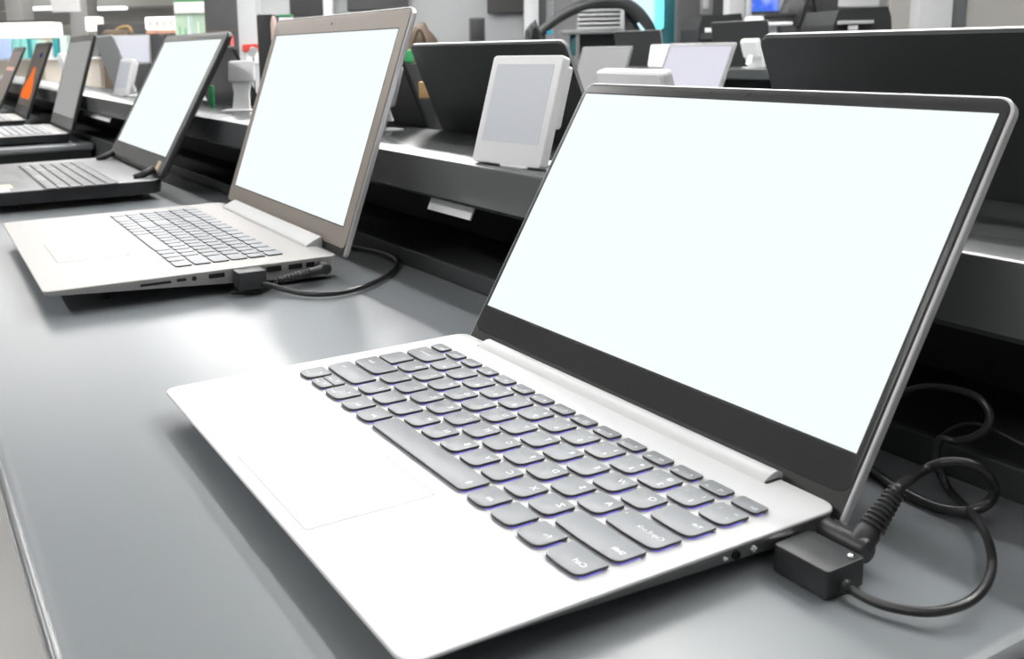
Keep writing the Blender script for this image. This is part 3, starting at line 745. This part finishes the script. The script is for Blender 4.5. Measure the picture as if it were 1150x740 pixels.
# shelving with lit top and boxes
sv = BG('wall_shelf', 'beige shop shelving with a lit rounded header at far left', 'shelving', 20, 8.2, FLOOR)
sv.part('carcass', -40, 44, 62, 60, .22, .26, m_beige, z0=0)
sv.part('light_header', -40, 25, 60, 42.5, -.02, .26, m_glow, bev=.02)
sv.part('header_rim', -41, 23.5, 61, 25.3, -.03, .26, m_black)
sv.part('shelf_board', -40, 66, 62, 67.5, -.02, .22, m_white)
zsh = sv.Z(66) + FLOOR
for i, (a, v0, b, m_, lab) in enumerate(((-8, 42.5, 11.5, m_pblue, 'pale blue product box at the left frame edge'), (12.5, 44, 22, m_turq, 'turquoise product box beside the pale blue box'), (22.5, 43.5, 30, m_turq, 'turquoise product box left of the narrow teal box'),
                           (30.5, 43, 34, m_teal, 'narrow teal product box on the far shelving'), (34.5, 44.5, 41, m_turq, 'turquoise product box right of the narrow teal box'), (41.5, 46, 47, m_pgreen, 'pale green product box left of the white carton'),
                           (53, 48, 57.5, m_white, 'white carton on the far shelving'))):
    bgbox('product_box', lab, 'box', a, v0, b, 66, 8.15, .12, m_, zbot=zsh, group='boxes on the far shelving')
st2 = BG('low_display', 'low beige display stand with white top at far left', 'stand', 66, 7.8, FLOOR)
st2.part('top', 46, 65, 112, 67, -.05, .35, m_white); st2.part('body', 48, 67, 110, 90, 0, .3, m_beige, z0=0)
bgbox('product_box', 'teal product box beside the dark laptop screens', 'box', 58.5, 43, 64.8, 66, 7.9, .12, m_teal, zbot=FLOOR + st2.Z(65), group='boxes on the far shelving')
bgbox('product_box', 'pale green product box left of the grey laptop screen', 'box', 66, 40, 73, 64, 7.88, .12, m_pgreen, zbot=FLOOR + st2.Z(65), group='boxes on the far shelving')
lx = BG('light_box', 'small glowing white light box on a post beside the grey column', 'light', 105, 9.6, FLOOR); lx.part('lamp', 97.5, 19, 113, 35, 0, .15, m_glow, bev=.01); lx.part('post', 103, 35, 107, 60, .05, .1, m_grey, z0=0)
ls = BG('lit_sign', 'warm lit sign with four dark bars above a coloured strip', 'sign', 181, 8.0, FLOOR)
ls.part('panel', 164.5, 19, 199, 33.5, 0, .08, m_glow, bev=.01)
for u in (169, 177, 184.5, 192.5): ls.part('bar', u, 23, u + 2.2, 29.5, -.006, .004, m_tan, bev=.002)
ls.part('coloured_strip', 165, 34, 199, 38, 0, .06, mat('coloured_products', (.55, .30, .22), .5, var=.8, bscale=18)); ls.part('post', 178, 38, 184, 60, .02, .08, m_grey, z0=0)
db = BG('dark_cabinet', 'low dark cabinet behind the lavender monitor', 'cabinet', 140, 8.4, FLOOR)
db.part('body', 110, 26.5, 166, 60, 0, .4, m_dgrey, z0=0)
# bag with strap in front of it
bp = BG('handbag', 'dark bag with a tan strap in front of the low dark cabinet', 'bag', 136, 7.6, FLOOR)
bp.part('bag_body', 112, 33, 146, 60, 0, .2, m_brown, z0=0, bev=.05)
bm = bmesh.new(); tube(bm, spline([Vector((bp.X(u), .1, bp.Z(v))) for u, v in ((126, 38), (128, 33), (133, 30.5), (139, 29.5), (143, 31.5), (145, 36))], 6), .011, 8); link('strap', bm, m_tan, bp.t, smooth=True)
# lavender monitor and black one
mn = BG('monitor', 'flat monitor with pale lavender screen behind the grey lids at left', 'monitor', 146, 7.0, FLOOR)
mn.part('housing', 123, 39.5, 168, 72, 0, .03, m_greylid); mn.part('screen', 125, 41, 166.5, 70, -.004, .002, mat('lit_lavender_pale', (0, 0, 0), .5, emit=(.62, .63, .70), estr=1)); mn.part('stand', 142, 72, 150, 90, .02, .06, m_dgrey, z0=0)
bgbox('display_board', 'black board beside the lavender monitor', 'board', 168, 40, 186, 80, 6.9, .05, m_black, zbot=FLOOR)
# green and white poster stand with bottles
ps = BG('poster_stand', 'green and white poster stand behind the third laptop', 'poster', 215, 6.0, FLOOR)
ps.part('board', 197, -30, 233.5, 60, .02, .05, mat('poster_pale_green', (.42, .56, .42), .6, var=.25, bscale=12), z0=0)
ps.part('green_header', 198, -30, 232, 2.5, .005, .022, mat('poster_green', (.08, .27, .11), .6)); ps.part('white_band', 198, 2.5, 232, 15, .003, .022, m_white)
for u, w, v, m_, nm, lb in ((213.5, 2.6, 18, m_white, 'bottle', 'white bottle standing before the green poster'), (216.5, 2.6, 18, m_pblue, 'bottle', 'blue bottle standing before the green poster'), (224, 2.6, 25, m_white, 'bottle', 'small white bottle at the right of the green poster'), (203, 3, 30, m_green, 'bottle', 'short green bottle at the left of the green poster'), (209.5, 4, 31, m_green, 'bottle', 'short wide green bottle by the blue bottle')):
    b = BG(nm, lb, 'bottle', u, 5.9, FLOOR + .80, 'bottles before the green poster')
    r = w / 2 / F_PX * 5.9 * .95; h = b.Z(v)
    bm = bmesh.new(); loft(bm, [[Vector((q * math.cos(k * PI / 6), q * math.sin(k * PI / 6), z)) for k in range(12)] for q, z in ((r * .9, 0), (r, h * .04), (r, h * .72), (r * .4, h * .84), (r * .38, h))]); link('body', bm, m_, b.t, smooth=True)
    b.t.location = b.t.location
pls = BG('low_display', 'low white plinth carrying the bottles before the green poster', 'stand', 215, 5.8, FLOOR); pls.part('top', 196, 50, 234, 52, -.02, .2, m_white, z0=.785, z1=.80); pls.part('body', 197, 50, 233, 60, 0, .18, m_white, z0=0, z1=.785)
bw = BG('partition', 'tall black panel beside the green poster', 'panel', 250, 5.6, FLOOR); bw.part('board', 231.5, -40, 270, 60, 0, .06, m_dgrey, z0=0); bw.part('rail', 232, 34.5, 262, 36, -.02, 0, m_brown)
cn = BG('red_cone', 'small red cone before the tall black panel', 'cone', 261, 5.3, FLOOR + .8)
r = 3.6 / F_PX * 5.3
bm = bmesh.new(); loft(bm, [[Vector((q * math.cos(k * PI / 8), q * math.sin(k * PI / 8), z)) for k in range(16)] for q, z in ((r * 1.2, 0), (r * 1.2, .02), (r, .021), (r * .3, cn.Z(39)))]); link('body', bm, m_red, cn.t, smooth=True)
cs = BG('low_display', 'dark plinth carrying the small red cone', 'stand', 261, 5.25, FLOOR); cs.part('body', 252, 50, 268, 60, -.05, .15, m_black, z0=0, z1=.80)
pl = BG('pillar', 'white pillar with a red band between the dark panels', 'pillar', 279, 4.6, FLOOR)
pl.part('shaft', 268.5, -60, 289, 60, 0, .2, m_lgrey, z0=0, z1=CE - FLOOR); pl.part('red_band', 272.5, 49.5, 289.5, 58, -.012, .01, m_red); pl.part('paper_notice', 276, 59, 290, 72, -.006, .004, m_white)
stg = thing('small_tag', 'small white tag tilted on a thin stem before the pillar with the red band', 'tag', (-1.10, .45, .111), YAW)
bm = bmesh.new(); slab(bm, -.0075, -.0085, .0075, .0085, 0, .003, .004, .0008, Basis((0, 0, .0985), (.82, 0, -.40), (.45, -.1, .89), (0, -1, 0))); link('card', bm, m_white, stg)
bm = bmesh.new(); tube(bm, [Vector((0, .002, 0)), Vector((0, .002, .098))], .0012, 8); link('stem', bm, m_black, stg)
bm = bmesh.new(); tube(bm, [Vector((0, .002, 0)), Vector((0, .002, .003))], .012, 14); link('foot', bm, m_black, stg)
# tall dark slab edge behind the second laptop, pale pack with green top
bgbox('tall_speaker', 'tall dark slim speaker left of the champagne silver lid', 'speaker', 287.5, 15.5, 306, 100, 2.62, .12, m_dark_lap, zbot=0.0)
pk = BG('bottle', 'pale pink bottle beside the tall dark speaker', 'bottle', 308.5, 2.52, 0.0)
r = 3.2 / F_PX * 2.52
bm = bmesh.new(); loft(bm, [[Vector((q * math.cos(k * PI / 8), q * math.sin(k * PI / 8), z)) for k in range(16)] for q, z in ((r, 0), (r * 1.1, .02), (r * 1.1, pk.Z(26)), (r * .7, pk.Z(20)), (r * .3, pk.Z(18)))]); link('body', bm, mat('pale_pink', (.80, .62, .55), .5), pk.t, smooth=True)
bgbox('carton', 'white carton with green top behind the champagne silver lid', 'box', 310, 19, 328, 60, 2.82, .05, m_white, zbot=0.0)
gc = bgbox('carton', 'slim green carton lying on the white carton', 'box', 310.5, 16.3, 327, 19, 2.82, .05, m_green)
bgbox('wall_centre', None, None, 285, -60, 622, 60, 6.6, .12, m_wall, kind='structure', zbot=FLOOR, ztop=2.05)
# fittings on the back wall
bgbox('wall_board', 'black board on the back wall left of the pale post', 'board', 323, -40, 362, 17.5, 6.57, .035, m_black)
tr(5, 361, -40, 372, 60, 6.52, .08, m_lgrey, zbot=FLOOR, ztop=2.1)
bgbox('wall_board', 'long dark board above the champagne silver lid', 'board', 388, -40, 458, 11, 6.57, .035, m_dgrey)
bgbox('wall_board', 'black board high on the back wall right of centre', 'board', 547, -40, 589, 14.5, 6.57, .035, mat('black_board', (.03, .03, .028), .6))
sp = BG('speaker', 'dark grey speaker box low against the back wall', 'speaker', 537, 6.38, FLOOR); sp.part('cabinet', 528, 20, 545, 60, 0, .14, m_dgrey, z0=0); sp.part('grille', 529.5, 22, 543.5, 44, -.004, .004, m_black)
tr(6, 589, -40, 605, 60, 6.52, .08, m_lgrey, zbot=FLOOR, ztop=2.1)
tr(7, 605, -40, 613, 60, 6.54, .06, m_dgrey, zbot=FLOOR, ztop=2.1)
tr(8, 820, -40, 838, 60, 5.0, .1, m_lgrey, zbot=FLOOR, ztop=CE)
tr(9, 1035, -40, 1074, 60, 4.6, .12, m_lgrey, zbot=FLOOR, ztop=CE)
tr(10, 1074, -40, 1089, 60, 4.66, .1, mat('slate_trim', (.13, .14, .15), .6), zbot=FLOOR, ztop=CE)
tr(11, 1002, -40, 1035, 60, 4.68, .1, m_wallw, zbot=FLOOR, ztop=CE)
tr(13, 878, -40, 1003, 60, 4.72, .1, m_wall, zbot=FLOOR, ztop=CE)
tr(12, 1089, -40, 1300, 60, 4.68, .1, m_wallw, zbot=FLOOR, ztop=CE)
# third counter, with equipment
C3 = 3.05
counter('third display counter far behind, carrying the printers', -4.3, 1.6, C3, C3 + .6, (-1.5, C3 + .3, FLOOR))
def blob(bm, c, rx, ry, rz, seed):
    rnd = random.Random(seed); r2 = bmesh.new(); bmesh.ops.create_icosphere(r2, subdivisions=3, radius=1)
    vm = {}
    for v in r2.verts:
        k = 1 + .13 * math.sin(5 * v.co.x + seed) * math.cos(4 * v.co.y + seed) + .05 * rnd.uniform(-1, 1)
        vm[v] = bm.verts.new((c[0] + v.co.x * rx * k, c[1] + v.co.y * ry * k, max(c[2] + v.co.z * rz * k, 0)))
    for f in r2.faces: bm.faces.new([vm[v] for v in f.verts])
    r2.free()
def sack(label, u0, v0, u1, d, zb, m_, seed):
    b = BG('soft_bag', label, 'bag', (u0 + u1) / 2, d, zb); h = b.Z(v0)
    bm = bmesh.new(); w = b.X(u1); blob(bm, (0, .1, h * .5), w, .1, h * .52, seed); blob(bm, (-w * .3, .1, h * .72), w * .5, .09, h * .3, seed + 2)
    link('bag_body', bm, m_, b.t, smooth=True)
    bm = bmesh.new(); tube(bm, spline([Vector((-w * .5, .02, h * .6)), Vector((-w * .1, .0, h * .95)), Vector((w * .3, .02, h * .7))], 6), .008, 8); link('handle', bm, m_, b.t, smooth=True)
sack('dark brown soft bag between the champagne silver lid and the black lid', 452, 29, 494, 4.75, 0.0, m_brown, 1)
sack('dark soft bag beside the pale post at the left foot of the arch', 590, 27, 614, 4.88, 0.0, m_black, 4)
ck = bgbox('speaker', 'small black speaker box behind the raised shelf, glimpsed between two black lids', 'speaker', 466, 111, 490, 140, 1.9, .03, m_black, zbot=0.0, bev=.002)
bgbox('carton', 'tan cardboard carton on a small black box between two black lids', 'box', 470, 92, 487, 111, 1.9, .03, m_tan, bev=.002)
bgbox('storage_bin', 'black storage bin behind the champagne silver lid', 'bin', 448, 71, 496, 110, 3.3, .12, m_black, zbot=FLOOR)
bgbox('carton', 'small green carton standing on the black storage bin', 'box', 454, 56, 464, 71, 3.3, .06, m_green)
bgbox('marker', 'green marker standing on the shelf behind the third laptop', 'marker', 234, 96, 239.5, 114, 1.78, .008, m_green, zbot=.111, bev=.003)
# arch with slatted insert
ar = BG('arched_stand', 'black arched display stand with grey slats and pale blue light edge', 'stand', 675, 5.1, 0.0)
apts = [(602, 62, 5), (607, 40, 5), (620, 26, 5.5), (640, 13, 6), (664, 4, 7), (690, 1, 8), (710, 8, 8.5), (724, 22, 9), (734, 42, 9.5), (738, 75, 10)]
bm = bmesh.new(); sp_ = spline([Vector((ar.X(u), .1, ar.Z(v))) for u, v, _ in apts], 6)
rad = [(apts[min(i // 6, 8)][2] * (1 - (i % 6) / 6) + apts[min(i // 6 + 1, 9)][2] * ((i % 6) / 6)) / F_PX * 5.1 for i in range(len(sp_))]
tube(bm, sp_, 1, 12, radii=rad); link('arch', bm, mat('arch_dark', (.025, .028, .028), .45), ar.t, smooth=True)
ar.part('base', 600, 80, 752, 90, 0, .22, m_black, z0=0, z1=.06)
for i in range(5): ar.part('slat', 652 - i * .4, 9.5 + i * 5, 703, 12.6 + i * 5, .08, .10, m_greylid, bev=.002)
ar.part('back_plate', 655, 8, 722, 60, .12, .14, m_dgrey, z0=.06); ar.part('side_rail', 700, 9, 704.5, 40, .075, .1, m_greylid, bev=.002)
ar.part('tray', 630, 33, 700, 38, -.02, .10, m_midlid, bev=.004)
bm = bmesh.new(); lp_ = spline([Vector((ar.X(u), .02, ar.Z(v))) for u, v in ((717, 27), (723, 36), (727, 47), (729, 58))], 6); tube(bm, lp_, 1, 8, radii=[(1.2 + 3.0 * i / len(lp_)) / F_PX * 5.1 for i in range(len(lp_))]); link('light_edge', bm, m_skyp, ar.t, smooth=True)
ar.part('blue_lamp', 615, 33, 621, 37, .0, .03, mat('blue_led', (0, 0, 0), .5, emit=(.02, .30, .45), estr=1), bev=.004); ar.part('blue_flank', 641, 38, 648, 62, .03, .05, m_tealp)
# lit blue stand and dark column
lb = BG('light_stand', 'pale blue lit panel with a bright cyan tube behind the arch', 'light panel', 725, 5.75, FLOOR)
lb.part('panel', 700, -40, 736, 60, .04, .08, m_skyp, z0=0); lb.part('cyan_tube', 735.5, -40, 745, 33, -.01, .03, m_cyan, bev=.012); lb.part('teal_side', 745, -40, 762, 60, .03, .08, m_tealp, z0=0)
dc = BG('partition', 'dark grey column right of the cyan tube', 'panel', 790, 5.3, FLOOR); dc.part('board', 762, -40, 821, 60, 0, .1, m_dgrey, z0=0); dc.part('picture', 785, -8, 799, 17, -.008, .002, m_midlid); dc.part('pale_inset', 788, -4, 794, 10, -.014, -.007, m_greylid)  # paler inset set on the grey picture
def printer(label, u0, v0, u1, d, body_lab=None):
    b = BG('printer', label, 'printer', (u0 + u1) / 2, d, 0.0)
    h = b.Z(v0); w = b.X(u1)
    bm = bmesh.new(); extr = [(-w, 0), (w * 1.0, 0), (w * .96, h * .45), (w * .86, h * .88), (w * .74, h), (-w * .85, h * .97), (-w, h * .8)]
    loft(bm, [[Vector((a, y, c)) for a, c in extr] for y in (0, .3)]); link('body', bm, m_black, b.t)
    bm = bmesh.new(); box(bm, -w * .9, -.01, h * .66, w * .7, .004, h * .74, .002); link('slot', bm, m_dgrey, b.t)
    bm = bmesh.new(); box(bm, -w * .85, -.004, h * .30, w * .4, .002, h * .6, .002); link('tray', bm, m_dgrey, b.t)
    return b
b = printer('black printer with white label left of the pale column', 784, 15.5, 838, 4.3); b.part('label', 791, 31, 799, 36, -.012, -.002, m_white, bev=.001)
b = printer('black printer with grey paper tray at right, above the large black lid', 935, 8, 1004, 3.62); b.part('paper', 939, 23, 976, 27, -.03, .0, m_greylid, bev=.001); b.part('label', 950, 28, 960, 33.5, -.02, -.008, m_white, bev=.001)
po = BG('stand_post', 'thin silver post right of the pale column', 'post', 840, 4.15, 0.0); po.part('post', 838.5, -40, 843, 60, 0, .02, m_greylid, z0=0)
po.part('foot', 834, 80, 848, 90, -.02, .06, m_greylid, z0=0, z1=.02)
mo = BG('monitor', 'monitor showing a blue and green picture at the top right', 'monitor', 860, 4.55, 0.0)
mp = mat('monitor_picture', (0, 0, 0), .5, emit=(.05, .15, .7), estr=1.0)
nt = mp.node_tree; vo = nt.nodes.new('ShaderNodeTexNoise'); vo.inputs['Scale'].default_value = 9; cr = nt.nodes.new('ShaderNodeValToRGB')
tcn = nt.nodes.new('ShaderNodeTexCoord'); nt.links.new(tcn.outputs['Object'], vo.inputs['Vector']); nt.links.new(vo.outputs['Fac'], cr.inputs[0])
cr.color_ramp.elements[0].color = (.02, .35, .25, 1); cr.color_ramp.elements[0].position = .35; cr.color_ramp.elements[1].color = (.35, .45, 1.0, 1); cr.color_ramp.elements[1].position = .68
e_ = cr.color_ramp.elements.new(.5); e_.color = (.04, .12, .75, 1); nt.links.new(cr.outputs[0], nt.nodes['Principled BSDF'].inputs['Emission Color'])
mo.part('housing', 839, -50, 880, 17, 0, .03, m_greylid); mo.part('screen', 841.5, -48, 872.5, 13, -.004, .002, mp, bev=.001); mo.part('lower_frame', 841, 13, 876, 16.5, -.005, .004, m_black, bev=.001); mo.part('neck', 856, 17, 864, 60, .02, .05, m_greylid, z0=.01); mo.part('foot', 846, 80, 874, 90, -.04, .1, m_greylid, z0=0, z1=.012)
sc_ = BG('label_scale', 'white topped scale with black tray beside the blue monitor picture', 'scale', 866, 4.0, 0.0)
sc_.part('head', 840, 18, 856, 28, -.02, .06, m_white, bev=.01); sc_.part('tray', 856, 15.5, 892, 20, -.02, .1, m_black); sc_.part('plate', 856, 25, 887, 29, -.03, .1, m_white); sc_.part('column', 862, 29, 871, 60, 0, .04, m_lgrey, z0=0); sc_.part('pad', 856, 20, 890, 25, -.01, .1, m_dgrey)
sack('black soft bag piled left of the right-hand printer', 884, -12, 937, 4.15, 0.0, m_black, 9)
bgbox('notice_board', 'pale lit notice on the wall above the right-hand printer', 'notice', 944, -30, 990, 8, 4.69, .025, m_lgrey)
bgbox('wall_board', 'dark board behind the soft bag at right', 'board', 880, -40, 944, 20, 4.69, .025, m_dgrey)

W = bpy.data.worlds.new('world'); SC.world = W; W.use_nodes = True
W.node_tree.nodes['Background'].inputs[0].default_value = (.6, .63, .66, 1)
W.node_tree.nodes['Background'].inputs[1].default_value = .3
vs = SC.view_settings
vs.view_transform = 'Standard'; vs.look = 'None'; vs.exposure = 0.25; vs.gamma = 1; vs.use_curve_mapping = False
SC.cycles.use_denoising = True
SC.cycles.max_bounces = 6
